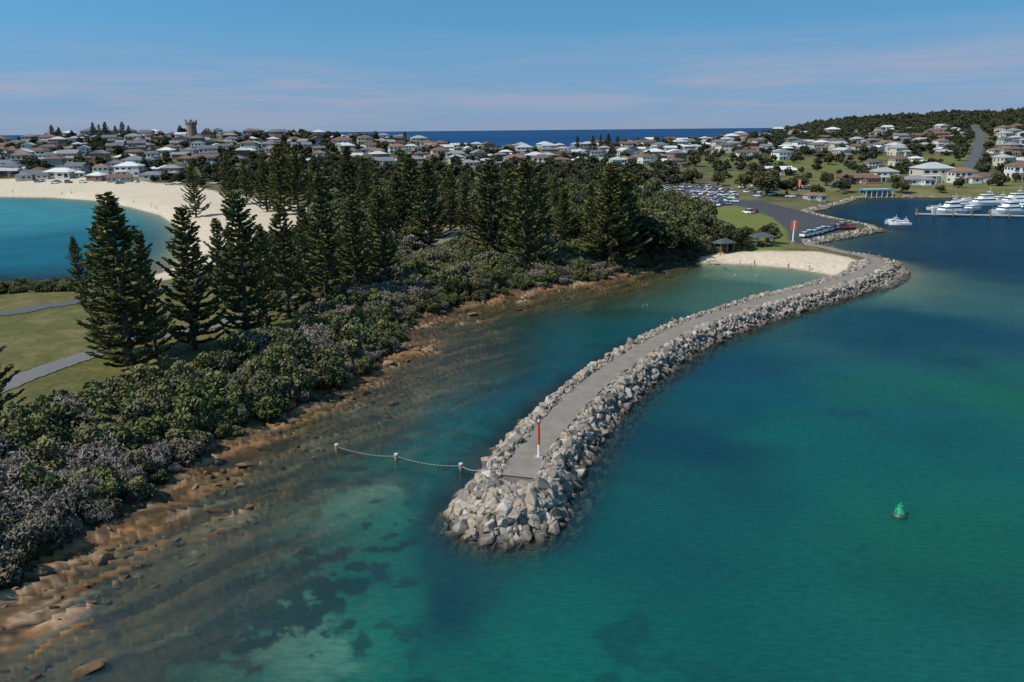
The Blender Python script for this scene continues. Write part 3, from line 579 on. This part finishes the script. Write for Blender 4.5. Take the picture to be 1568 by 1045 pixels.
# ------------------------------------------------------------ town + hill trees
td=[bpy.data.objects.new('hill_tree_%d'%i,make_shrub('hill_tree_%d'%i,3.2,700,.5,M_hill,60+i,hfac=1.05,trunk=1.5)) for i in range(4)]
gx=rng.uniform(-800,1300,32000); gy=rng.uniform(395,1330,32000); hh=height(gx,gy); dd=sd(gx,gy,LAND); Dc,Hc,y0=crestf(gx,gy); U,Vv=proj(gx,gy,hh)
k=(dd>8)&(gy<Dc+25)&(U>-300)&(U<1850)
forest=(U>1170)&(Vv<216-(U-1170)*.022); 
pr=np.where(forest,1.0,.24+.45*(fbm(gx/50,gy/50,90)>.53)); fld=((U>1040)&(Vv>238)&(Vv<300)); pr=np.where(fld,.15,pr); pr=np.where((U>300)&(U<1000)&(Vv>256),.75,pr)
k&=rng.random(len(U))<pr; k&=(sd(gx,gy,lotP)<-2)&(sd(gx,gy,roadP)<-2)&(sd(gx,gy,beachP)<-3)&(dline(gx,gy,hillroad)>7)&(np.hypot(gx-towx,(gy-towy)*.5)>14)
gx=gx[k];gy=gy[k];hh=hh[k]; hx=np.array(hx);hy=np.array(hy)
ok=np.ones(len(gx),bool)
for a,b_ in zip(hx,hy): ok&=((gx-a)**2+(gy-b_)**2)>75
gx=gx[ok];gy=gy[ok];hh=hh[ok];n=len(gx);s=rng.uniform(.45,1.2,n)
print('trees',n)
scatter('distant_tree_mass',np.stack([gx,gy,hh-.3],1),np.stack([0*gx,0*gx,rng.uniform(0,6.28,n)],1),np.stack([s,s,s*rng.uniform(.8,1.3,n)],1),rng.integers(0,4,n),td)
# individual park trees
tm=[make_shrub('park_tree_%d'%i,3.0,3200,.2,M_tree,90+i,hfac=1.1,trunk=1.6) for i in range(3)]
for i,(u,vb,vt) in enumerate([(985,400,322),(1015,398,330),(960,395,325),(1040,392,345),(1100,378,335),(1118,382,338),(1145,372,345),(1085,360,325),(1140,385,362),(1175,372,340),(1060,378,338),(1020,370,320),(890,372,320),(1250,300,280),(1205,300,270),(1165,292,262),(1290,295,270),(1140,290,262),(1100,285,262),(1060,282,255),(1185,290,268),(1225,290,265),(1380,296,272),(1370,285,265),(1265,285,262),(1530,285,262),(1440,296,282),(1175,300,258),(1000,300,270)]):
    x,y,g=GT(u,vb); dd=ray(u,vt); ht=max(3,H+dd[2]*y/dd[1]-g); o=link(bpy.data.objects.new('park_tree',tm[i%3])); o.location=(x,y,g-.2); s=ht/6.3; o.scale=(s*1.1,s*1.1,s); o.rotation_euler=(0,0,i)

# ------------------------------------------------------------ cars
def car_mesh(name,van=False):
    bm=bmesh.new(); W=.9
    st=[(-2.15,.35,.72,.78),(-2.1,.28,.95,.86),(-1.2,.25,1.0,.9),(0,.25,.98,.9),(1.1,.25,.95,.9),(1.95,.28,.82,.86),(2.15,.35,.62,.74)]
    rs=[[bm.verts.new(p) for p in [(x,-w,z0),(x,-w,(z0+z1)/2+.1),(x,-w*.93,z1),(x,w*.93,z1),(x,w,(z0+z1)/2+.1),(x,w,z0)]] for x,z0,z1,w in st]
    for a,b_ in zip(rs[:-1],rs[1:]):
        for k in range(6): bm.faces.new((a[k],a[(k+1)%6],b_[(k+1)%6],b_[k])).material_index=0
    bm.faces.new(rs[0]).material_index=0; bm.faces.new(rs[-1][::-1]).material_index=0
    zt=1.75 if van else 1.45; xb=-2.0 if van else -1.75
    lo=[bm.verts.new(p) for p in [(xb,-.8,.98),(1.05,-.8,.95),(1.05,.8,.95),(xb,.8,.98)]]; hi=[bm.verts.new(p) for p in [(xb+.45,-.62,zt),(.25,-.62,zt),(.25,.62,zt),(xb+.45,.62,zt)]]
    for k in range(4): bm.faces.new((lo[k],lo[(k+1)%4],hi[(k+1)%4],hi[k])).material_index=1
    bm.faces.new(hi).material_index=0
    bx(bm,xb+.4,.3,-.64,.64,zt-.01,zt+.05,0)
    for wx in (-1.35,1.35):
        for s_ in (-1,1):
            r=bmesh.ops.create_cone(bm,cap_ends=True,segments=14,radius1=.33,radius2=.33,depth=.22,matrix=Matrix.Translation((wx,s_*.82,.33))@Matrix.Rotation(math.pi/2,4,'X'))
            for f in set(f for v in r['verts'] for f in v.link_faces): f.material_index=2
    bx(bm,2.1,2.17,-.7,-.4,.55,.7,3); bx(bm,2.1,2.17,.4,.7,.55,.7,3)
    return tomesh(bm,name,[M_car,M_glass,M_tyre,M_white])
cm=[car_mesh('parked_car_a'),car_mesh('parked_car_b',True)]
def add_car(x,y,r):
    o=link(bpy.data.objects.new('parked_car',cm[random.random()<.4])); o.location=(x,y,hz(x,y)+.02); o.rotation_euler=(0,0,r)
x0,y0=lotP.min(0);x1,y1=lotP.max(0); row=0;yy=y0+2
while yy<y1:
    xx=x0
    while xx<x1:
        if sd(np.array([xx]),np.array([yy]),lotP)[0]>.5 and random.random()<.72: add_car(xx,yy,math.pi/2+random.uniform(-.05,.05)+(math.pi if random.random()<.5 else 0))
        xx+=2.9
    yy+=5.6 if row%2==0 else 10.5; row+=1
for k in range(9): 
    u=1233+k*7.2; v=364-k*1.9; x,y,g=GT(u,v); add_car(x,y,.75)
for u,v in [(658,358),(668,354),(1145,328),(1152,326),(1290,352),(1303,350),(1180,300),(1210,303),(1160,302)]: x,y,g=GT(u,v); add_car(x,y,random.uniform(0,3))
for k in range(26):
    u=random.uniform(0,330) if k<12 else random.uniform(1130,1300); v=random.uniform(278,284) if k<12 else random.uniform(282,299); x,y,g=GT(u,v); add_car(x,y,random.choice([0,.2,1.6]))

# ------------------------------------------------------------ boats and marina
M_gel=simple('white_gelcoat',(.74,.74,.74),.25,.03,2)
def yacht(name,Lb,B,decks):
    bm=bmesh.new(); st=[]
    for i in range(13):
        t=i/12; x=-Lb/2+Lb*t; w=B/2*(1-max(0,(t-.45)/.55)**2.2)*(.94+.06*min(1,t*5))+.02; sheer=.085*Lb+.055*Lb*t**2
        st.append([(x,0,-.4),(x-.0,-w*.8,-.1),(x+(.04*Lb*t**4),-w,sheer),(x+(.04*Lb*t**4),w,sheer),(x,w*.8,-.1)])
    rs=[[bm.verts.new(p) for p in s] for s in st]
    for a,b_ in zip(rs[:-1],rs[1:]):
        for k in range(5): bm.faces.new((a[k],a[(k+1)%5],b_[(k+1)%5],b_[k])).material_index=0
    bm.faces.new(rs[0]).material_index=0; bm.faces.new(rs[-1]).material_index=0
    z=.095*Lb; xa,xb,w=-.36*Lb,.22*Lb,B*.38
    for dk in range(decks):
        h1=.05*Lb; 
        def tr(z0,z1,mi,ww,f0,f1,r0=0):
            lo=[bm.verts.new(p) for p in [(xa,-ww,z0),(xb-f0,-ww,z0),(xb-f0,ww,z0),(xa,ww,z0)]]; hi=[bm.verts.new(p) for p in [(xa+r0,-ww*.95,z1),(xb-f1,-ww*.95,z1),(xb-f1,ww*.95,z1),(xa+r0,ww*.95,z1)]]
            for k in range(4): bm.faces.new((lo[k],lo[(k+1)%4],hi[(k+1)%4],hi[k])).material_index=mi
            bm.faces.new(hi).material_index=mi; bm.faces.new(lo[::-1]).material_index=mi
        tr(z-.02,z+h1,0,w,0,.03*Lb); tr(z+h1+.002,z+h1*1.75,1,w*.94,.03*Lb,.075*Lb); tr(z+h1*1.752,z+h1*2.05,0,w*1.05,.06*Lb,.07*Lb)
        z+=h1*2.05; xa+=.05*Lb; xb-=.16*Lb; w*=.8
    bx(bm,xa,xa+.12,-w*.9,-w*.8,z,z+.06*Lb,0); bx(bm,xa,xa+.12,w*.8,w*.9,z,z+.06*Lb,0); bx(bm,xa-.05,xa+.9,-w*.92,w*.92,z+.06*Lb+.003,z+.07*Lb,0)
    cyl(bm,xa+.4,0,z+.07*Lb,z+.22*Lb,.06,.03,0,6)
    for s_ in (-1,1):
        for k in range(7):
            t=.5+.07*k; xx=-Lb/2+Lb*t; ww=B/2*(1-max(0,(t-.45)/.55)**2.2)*.93; zz=.085*Lb+.055*Lb*t**2; cyl(bm,xx,s_*ww,zz,zz+.75,.03,.03,2,5)
    return tomesh(bm,name,[M_gel,M_glass,M_conc])
ym=[yacht('yacht_a',15,4.6,2),yacht('yacht_b',11,3.7,1),yacht('yacht_c',7,2.7,1)]
def add_boat(u,v,i,r,name='motor_yacht',s=1):
    x,y=G(u,v,0.3); o=link(bpy.data.objects.new(name,ym[i])); o.location=(x,y,.05); o.rotation_euler=(0,0,r); o.scale=(s,s,s)
for a in [(1450,327,0,3.5),(1486,322,1,3.8),(1502,314,0,3.35),(1465,315,1,3.35),(1540,327,0,3.5),(1562,320,1,3.9),(1548,312,0,3.3),(1600,322,0,3.2),(1528,308,1,3.6),(1580,311,1,3.3)]: add_boat(*a)
for a in [(1378,343,2,3.0),(1432,320,2,3.2),(1478,308,2,3.3),(1600,350,2,.4),(1366,341,2,3.6)]: add_boat(*a,name='small_motor_boat')
bm=bmesh.new(); p0=np.array(G(1402,327,.8)); p1=np.array(G(1720,333,.8)); L_=np.linalg.norm(p1-p0); bx(bm,0,L_,-1.1,1.1,.55,.8,0)
for k in range(int(L_//6)+1):
    for s_ in (-1,1): cyl(bm,k*6+.3,s_*1.35,-4,2.6,.17,.17,1,8)
for k in range(1,7): bx(bm,k*14-.5,k*14+.5,1.12,14,.5,.75,0)
o=link(bpy.data.objects.new('marina_jetty',tomesh(bm,'marina_jetty',[M_conc,M_timber]))); o.location=(p0[0],p0[1],0); o.rotation_euler=(0,0,math.atan2(p1[1]-p0[1],p1[0]-p0[0]))

# ------------------------------------------------------------ markers, buoy, swimming net
def beacon(name,u,v,vt,board,zg=2.0):
    x,y=G(u,v,zg); dd=ray(u,vt); ht=H+dd[2]*y/dd[1]-zg; bm=bmesh.new()
    bx(bm,-.35,.35,-.35,.35,-.3,.2,2)
    if not board:
        cyl(bm,0,0,.2,ht*.38,.11,.11,0,12); cyl(bm,0,0,ht*.38+.002,ht*.92,.11,.11,1,12); cyl(bm,0,0,ht*.92+.002,ht,.05,.16,1,10); cyl(bm,0,0,ht+.002,ht+.18,.1,.08,0,8)
        for k in range(8): bx(bm,.12,.19,-.14,.14,.6+k*.3,.63+k*.3,2)
    else:
        cyl(bm,0,0,.2,ht*.6,.2,.17,0,12); bx(bm,-.75,.75,-.1,.1,ht*.55,ht,1); bx(bm,-.15,.15,-.14,-.105,ht*.56,ht*.99,0); 
    o=link(bpy.data.objects.new(name,tomesh(bm,name,[M_white,M_red if not board else M_orange,M_conc]))); o.location=(x,y,zg)
beacon('red_channel_marker_post',825,702,646,False); beacon('leading_light_board',1214,370,338,True,2.4); beacon('leading_light_board',1223,299,275,True,2.6)
M_green=simple('green_buoy_paint',(.02,.30,.14),.4,.1,2); bm=bmesh.new()
cyl(bm,0,0,-.3,.12,.62,.66,1,24); cyl(bm,0,0,.122,.3,.66,.52,1,24); cyl(bm,0,0,.302,.85,.42,.2,0,20); cyl(bm,0,0,.852,.95,.24,.24,0,16); cyl(bm,0,0,.952,1.2,.1,.08,0,10)
for k in range(4):
    a=k*1.5708+.4; cyl(bm,.42*math.cos(a),.42*math.sin(a),.28,.62,.04,.04,0,6)
x,y=G(1377,790); o=link(bpy.data.objects.new('green_channel_buoy',tomesh(bm,'green_channel_buoy',[M_green,simple('buoy_float',(.02,.06,.05),.5,.2,2)]))); o.location=(x,y,0)
pts=[G(516,690),G(607,705),G(706,720)]; M_capw=simple('weathered_cap',(.55,.53,.48),.6,.2,4)
for x,y in pts:
    bm=bmesh.new(); cyl(bm,0,0,-3,.55,.19,.18,0,12); cyl(bm,0,0,.552,.72,.21,.20,1,12); cyl(bm,0,0,.722,.78,.13,.05,1,12); cyl(bm,0,0,.30,.35,.22,.22,2,12)
    o=link(bpy.data.objects.new('swimming_net_post',tomesh(bm,'swimming_net_post',[M_timber,M_capw,M_conc]))); o.location=(x,y,0)
q=QB(); M_rope=simple('net_rope',(.20,.20,.18),.8,.2,3); M_flt=simple('net_float',(.30,.31,.28),.6,.2,3); ends=[(pts[0],.45),(pts[1],.45),(pts[2],.45),(G(742,716,1.0),.9)]
for (a,za),(b_,zb) in zip(ends[:-1],ends[1:]):
    a=np.array(a);b_=np.array(b_); P=[]
    for k in range(21): t=k/20; p=a*(1-t)+b_*t; P.append((p[0],p[1],za*(1-t)+zb*t-1.4*t*(1-t)))
    q.tube(P,[.022]*21,0,5)
    for p in P[1:-1]: q.tube([(p[0]-.08,p[1],p[2]),(p[0]-.04,p[1],p[2]),(p[0]+.04,p[1],p[2]),(p[0]+.08,p[1],p[2])],[.02,.045,.045,.02],1,8)
link(bpy.data.objects.new('swimming_net_float_line',q.mesh('swimming_net_float_line',[M_rope,M_flt])))

# ------------------------------------------------------------ picnic shelters
def shelter(u,v,w,d,rot):
    x,y,g=GT(u,v); bm=bmesh.new()
    for a in (-w/2,0,w/2):
        for b_ in (-d/2,d/2): bx(bm,a-.08,a+.08,b_-.08,b_+.08,-.3,2.5,0)
    hiproof(bm,-w/2,w/2,-d/2,d/2,2.52,1.1,1); bx(bm,-.9,.9,-.35,.35,.70,.76,0); bx(bm,-.9,.9,-.8,-.5,.42,.47,0); bx(bm,-.9,.9,.5,.8,.42,.47,0); bx(bm,-.6,-.5,-.7,.7,-.2,.69,0); bx(bm,.5,.6,-.7,.7,-.2,.69,0)
    o=link(bpy.data.objects.new('picnic_shelter',tomesh(bm,'picnic_shelter',[M_timber,simple('shelter_roof',(.08,.085,.09),.6,.1,2)]))); o.location=(x,y,g); o.rotation_euler=(0,0,rot)
shelter(1166,378,5,3.5,.2); shelter(1108,388,4,2.6,.4)

# ------------------------------------------------------------ people
def person_mesh(name,pose,shirt,shorts):
    V=[(0,0,.95),(0,0,1.13),(0,0,1.34),(0,0,1.50)];R=[.125,.115,.135,.05];E=[(0,1),(1,2),(2,3)]
    def add(p,r,par): V.append(p);R.append(r);E.append((par,len(V)-1));return len(V)-1
    for s in (-1,1):
        sh_=add((s*.17,0,1.42),.06,2)
        if pose=='wave' and s==1: el=add((.3,-.1,1.62),.042,sh_);wr=add((.28,-.15,1.86),.028,el);pa=add((.28,-.16,1.94),.03,wr);fd=(0,-.01,.085)
        else: el=add((s*.25,.03,1.14),.042,sh_);wr=add((s*.27,-.08,.92),.028,el);pa=add((s*.27,-.1,.84),.03,wr);fd=(0,-.02,-.085)
        for k in range(4): add((V[pa][0]+s*.0,V[pa][1]+(k-1.5)*.022,V[pa][2]+fd[2]*(1-.12*abs(k-1.3))),.009,pa)
        add((V[pa][0]-s*.03,V[pa][1]-.05,V[pa][2]+fd[2]*.4),.01,pa)
        st={'walk':.22*s,'stand':0.02*s,'wave':0}[pose]
        hp=add((s*.10,0,.88),.09,0); kn=add((s*.11,-.04-st*.6,.49),.058,hp); an=add((s*.11,.03-st*1.2,.09),.038,kn); add((s*.12,-.13-st*1.2,.04),.034,an)
    me=bpy.data.meshes.new(name); me.from_pydata(V,E,[]); o=bpy.data.objects.new(name,me); link(o)
    o.modifiers.new('skin','SKIN'); o.modifiers.new('sub','SUBSURF').levels=1
    try:
        for i,sv in enumerate(me.skin_vertices[0].data): sv.radius=(R[i],R[i]*.85); sv.use_root=(i==0)
    except Exception as ex: print('skin',ex)
    dg=bpy.context.evaluated_depsgraph_get(); em=bpy.data.meshes.new_from_object(o.evaluated_get(dg)); bpy.data.objects.remove(o)
    bm=bmesh.new(); bm.from_mesh(em)
    for f in bm.faces:
        c_=f.calc_center_median(); f.smooth=True
        f.material_index=1 if (c_.z>1.0 and abs(c_.x)<.23 and c_.z<1.47) else 2 if .58<c_.z<=1.0 and abs(c_.x)<.2 else 0
    r=bmesh.ops.create_uvsphere(bm,u_segments=14,v_segments=10,radius=.112,matrix=Matrix.Translation((0,-.01,1.62))@Matrix.Diagonal((.82,.95,1.1,1)))
    for f in set(f for v in r['verts'] for f in v.link_faces):
        c_=f.calc_center_median(); f.material_index=3 if (c_.z>1.66 or c_.y>.03) else 0; f.smooth=True
    for s in (-1,1):
        bmesh.ops.create_uvsphere(bm,u_segments=6,v_segments=4,radius=.02,matrix=Matrix.Translation((s*.093,0,1.61)))
        r=bmesh.ops.create_uvsphere(bm,u_segments=6,v_segments=4,radius=.011,matrix=Matrix.Translation((s*.034,-.108,1.63)))
        for f in set(f for v in r['verts'] for f in v.link_faces): f.material_index=3
    bmesh.ops.create_cone(bm,segments=6,radius1=.016,radius2=.004,depth=.045,matrix=Matrix.Translation((0,-.122,1.605)))
    return tomesh(bm,name,[simple('skin',(.45,.27,.18),.6,.05),simple(name+'_shirt',shirt,.8,.1),simple(name+'_shorts',shorts,.8,.1),simple('hair',(.05,.03,.02),.8,.1)])
pp=[person_mesh('person_a','walk',(.6,.6,.62),(.04,.05,.1)),person_mesh('person_b','stand',(.5,.06,.05),(.05,.05,.06)),person_mesh('person_c','stand',(.42,.25,.17),(.05,.12,.35)),person_mesh('person_d','wave',(.08,.12,.25),(.3,.3,.28)),person_mesh('person_e','walk',(.04,.04,.05),(.35,.3,.22))]
for i,(u,v,k,sub) in enumerate([(1110,478,1,None),(1126,474,0,None),(1368,405,0,None),(1346,402,4,None),(1330,398,3,None),(1125,425,2,-.7),(1158,424,2,-.9),(1163,424,2,-1.0),(1155,407,2,-.3),(1133,408,2,-.25),(1150,398,1,None),(1185,372,0,None),(1228,383,4,None),(1300,394,1,None),(1208,400,3,None),(985,469,2,-1.25),(991,468,2,-1.3),(1030,489,2,-1.3),(1240,402,0,None)]):
    if sub is None:
        x,y=G(u,v,2.0); g=hz(x,y); 
        if dline(np.array([x]),np.array([y]),BW)[0]<2.2: g=2.03
    else: x,y=G(u,v,0); g=sub
    o=link(bpy.data.objects.new('person' if sub is None or sub>-1.2 else 'swimmer',pp[k])); o.location=(x,y,g); o.rotation_euler=(0,0,random.uniform(-3,3))
for u,v in [(20,297),(95,299),(110,298),(150,301),(165,302),(205,312),(232,318),(240,322)]:
    x,y,g=GT(u,v); o=link(bpy.data.objects.new('person',pp[random.randrange(5)])); o.location=(x,y,g); o.rotation_euler=(0,0,random.uniform(-3,3))

# ------------------------------------------------------------ sun + sky
el=math.radians(48); sdv=Vector((-.80,-.42,0)).normalized()*math.cos(el); sdv.z=math.sin(el)
sl=bpy.data.lights.new('sun','SUN'); sl.energy=4.3; sl.angle=math.radians(.5); sl.color=(1,.94,.84); so=link(bpy.data.objects.new('sun',sl)); so.rotation_euler=sdv.to_track_quat('Z','Y').to_euler()
w=bpy.data.worlds.new('World'); scene.world=w; w.use_nodes=True; nt=w.node_tree; L=nt.links.new; bg=nt.nodes['Background']
sky=N(nt,'ShaderNodeTexSky',sky_type='NISHITA'); sky.sun_disc=False; sky.sun_elevation=el; sky.sun_rotation=math.atan2(sdv.x,sdv.y); sky.air_density=1.0; sky.dust_density=.3; sky.ozone_density=3.0
tc=N(nt,'ShaderNodeTexCoord'); sp=N(nt,'ShaderNodeSeparateXYZ'); L(tc.outputs['Generated'],sp.inputs[0])
# look a little higher into the model sky so the low sky is clear and deep
mz=N(nt,'ShaderNodeMath',operation='MULTIPLY_ADD'); mz.inputs[1].default_value=1.7; mz.inputs[2].default_value=.30; L(sp.outputs[2],mz.inputs[0]); cb=N(nt,'ShaderNodeCombineXYZ'); L(sp.outputs[0],cb.inputs[0]); L(sp.outputs[1],cb.inputs[1]); L(mz.outputs[0],cb.inputs[2]); nv=N(nt,'ShaderNodeVectorMath',operation='NORMALIZE'); L(cb.outputs[0],nv.inputs[0]); L(nv.outputs[0],sky.inputs[0])
ti=N(nt,'ShaderNodeVectorMath',operation='MULTIPLY'); ti.inputs[1].default_value=(.76,1.30,1.24); L(sky.outputs[0],ti.inputs[0])
hzr=N(nt,'ShaderNodeMapRange'); hzr.inputs['From Min'].default_value=0; hzr.inputs['From Max'].default_value=.12; hzr.inputs['To Min'].default_value=.95; hzr.inputs['To Max'].default_value=0; L(sp.outputs[2],hzr.inputs[0])
hm_=N(nt,'ShaderNodeMix',data_type='RGBA'); L(hzr.outputs[0],hm_.inputs[0]); L(ti.outputs[0],hm_.inputs[6]); hm_.inputs[7].default_value=(1.8,2.4,3.4,1)
mp=N(nt,'ShaderNodeMapping'); mp.inputs['Scale'].default_value=(1.6,1.6,26); mp.inputs['Rotation'].default_value=(0,.05,0); L(tc.outputs['Generated'],mp.inputs[0])
cn=N(nt,'ShaderNodeTexNoise'); cn.inputs['Scale'].default_value=1.7; cn.inputs['Detail'].default_value=8; cn.inputs['Roughness'].default_value=.62; cn.inputs['Distortion'].default_value=.5; L(mp.outputs[0],cn.inputs['Vector'])
cr=N(nt,'ShaderNodeMapRange'); cr.inputs['From Min'].default_value=.42; cr.inputs['From Max'].default_value=.70; L(cn.outputs[0],cr.inputs[0])
band=N(nt,'ShaderNodeValToRGB'); e=band.color_ramp.elements; e[0].position=0; e[0].color=(.2,.2,.2,1); e[1].position=.115; e[1].color=(0,0,0,1)
for p,c_ in ((.022,.55),(.045,.85),(.08,.40)): x=e.new(p); x.color=(c_,)*3+(1,)
L(sp.outputs[2],band.inputs[0]); mu=N(nt,'ShaderNodeMath',operation='MULTIPLY'); L(cr.outputs[0],mu.inputs[0]); L(band.outputs[0],mu.inputs[1])
mx=N(nt,'ShaderNodeMix',data_type='RGBA'); L(mu.outputs[0],mx.inputs[0]); L(hm_.outputs[2],mx.inputs[6]); mx.inputs[7].default_value=(3.0,2.9,3.6,1); L(mx.outputs[2],bg.inputs[0]); bg.inputs[1].default_value=.14
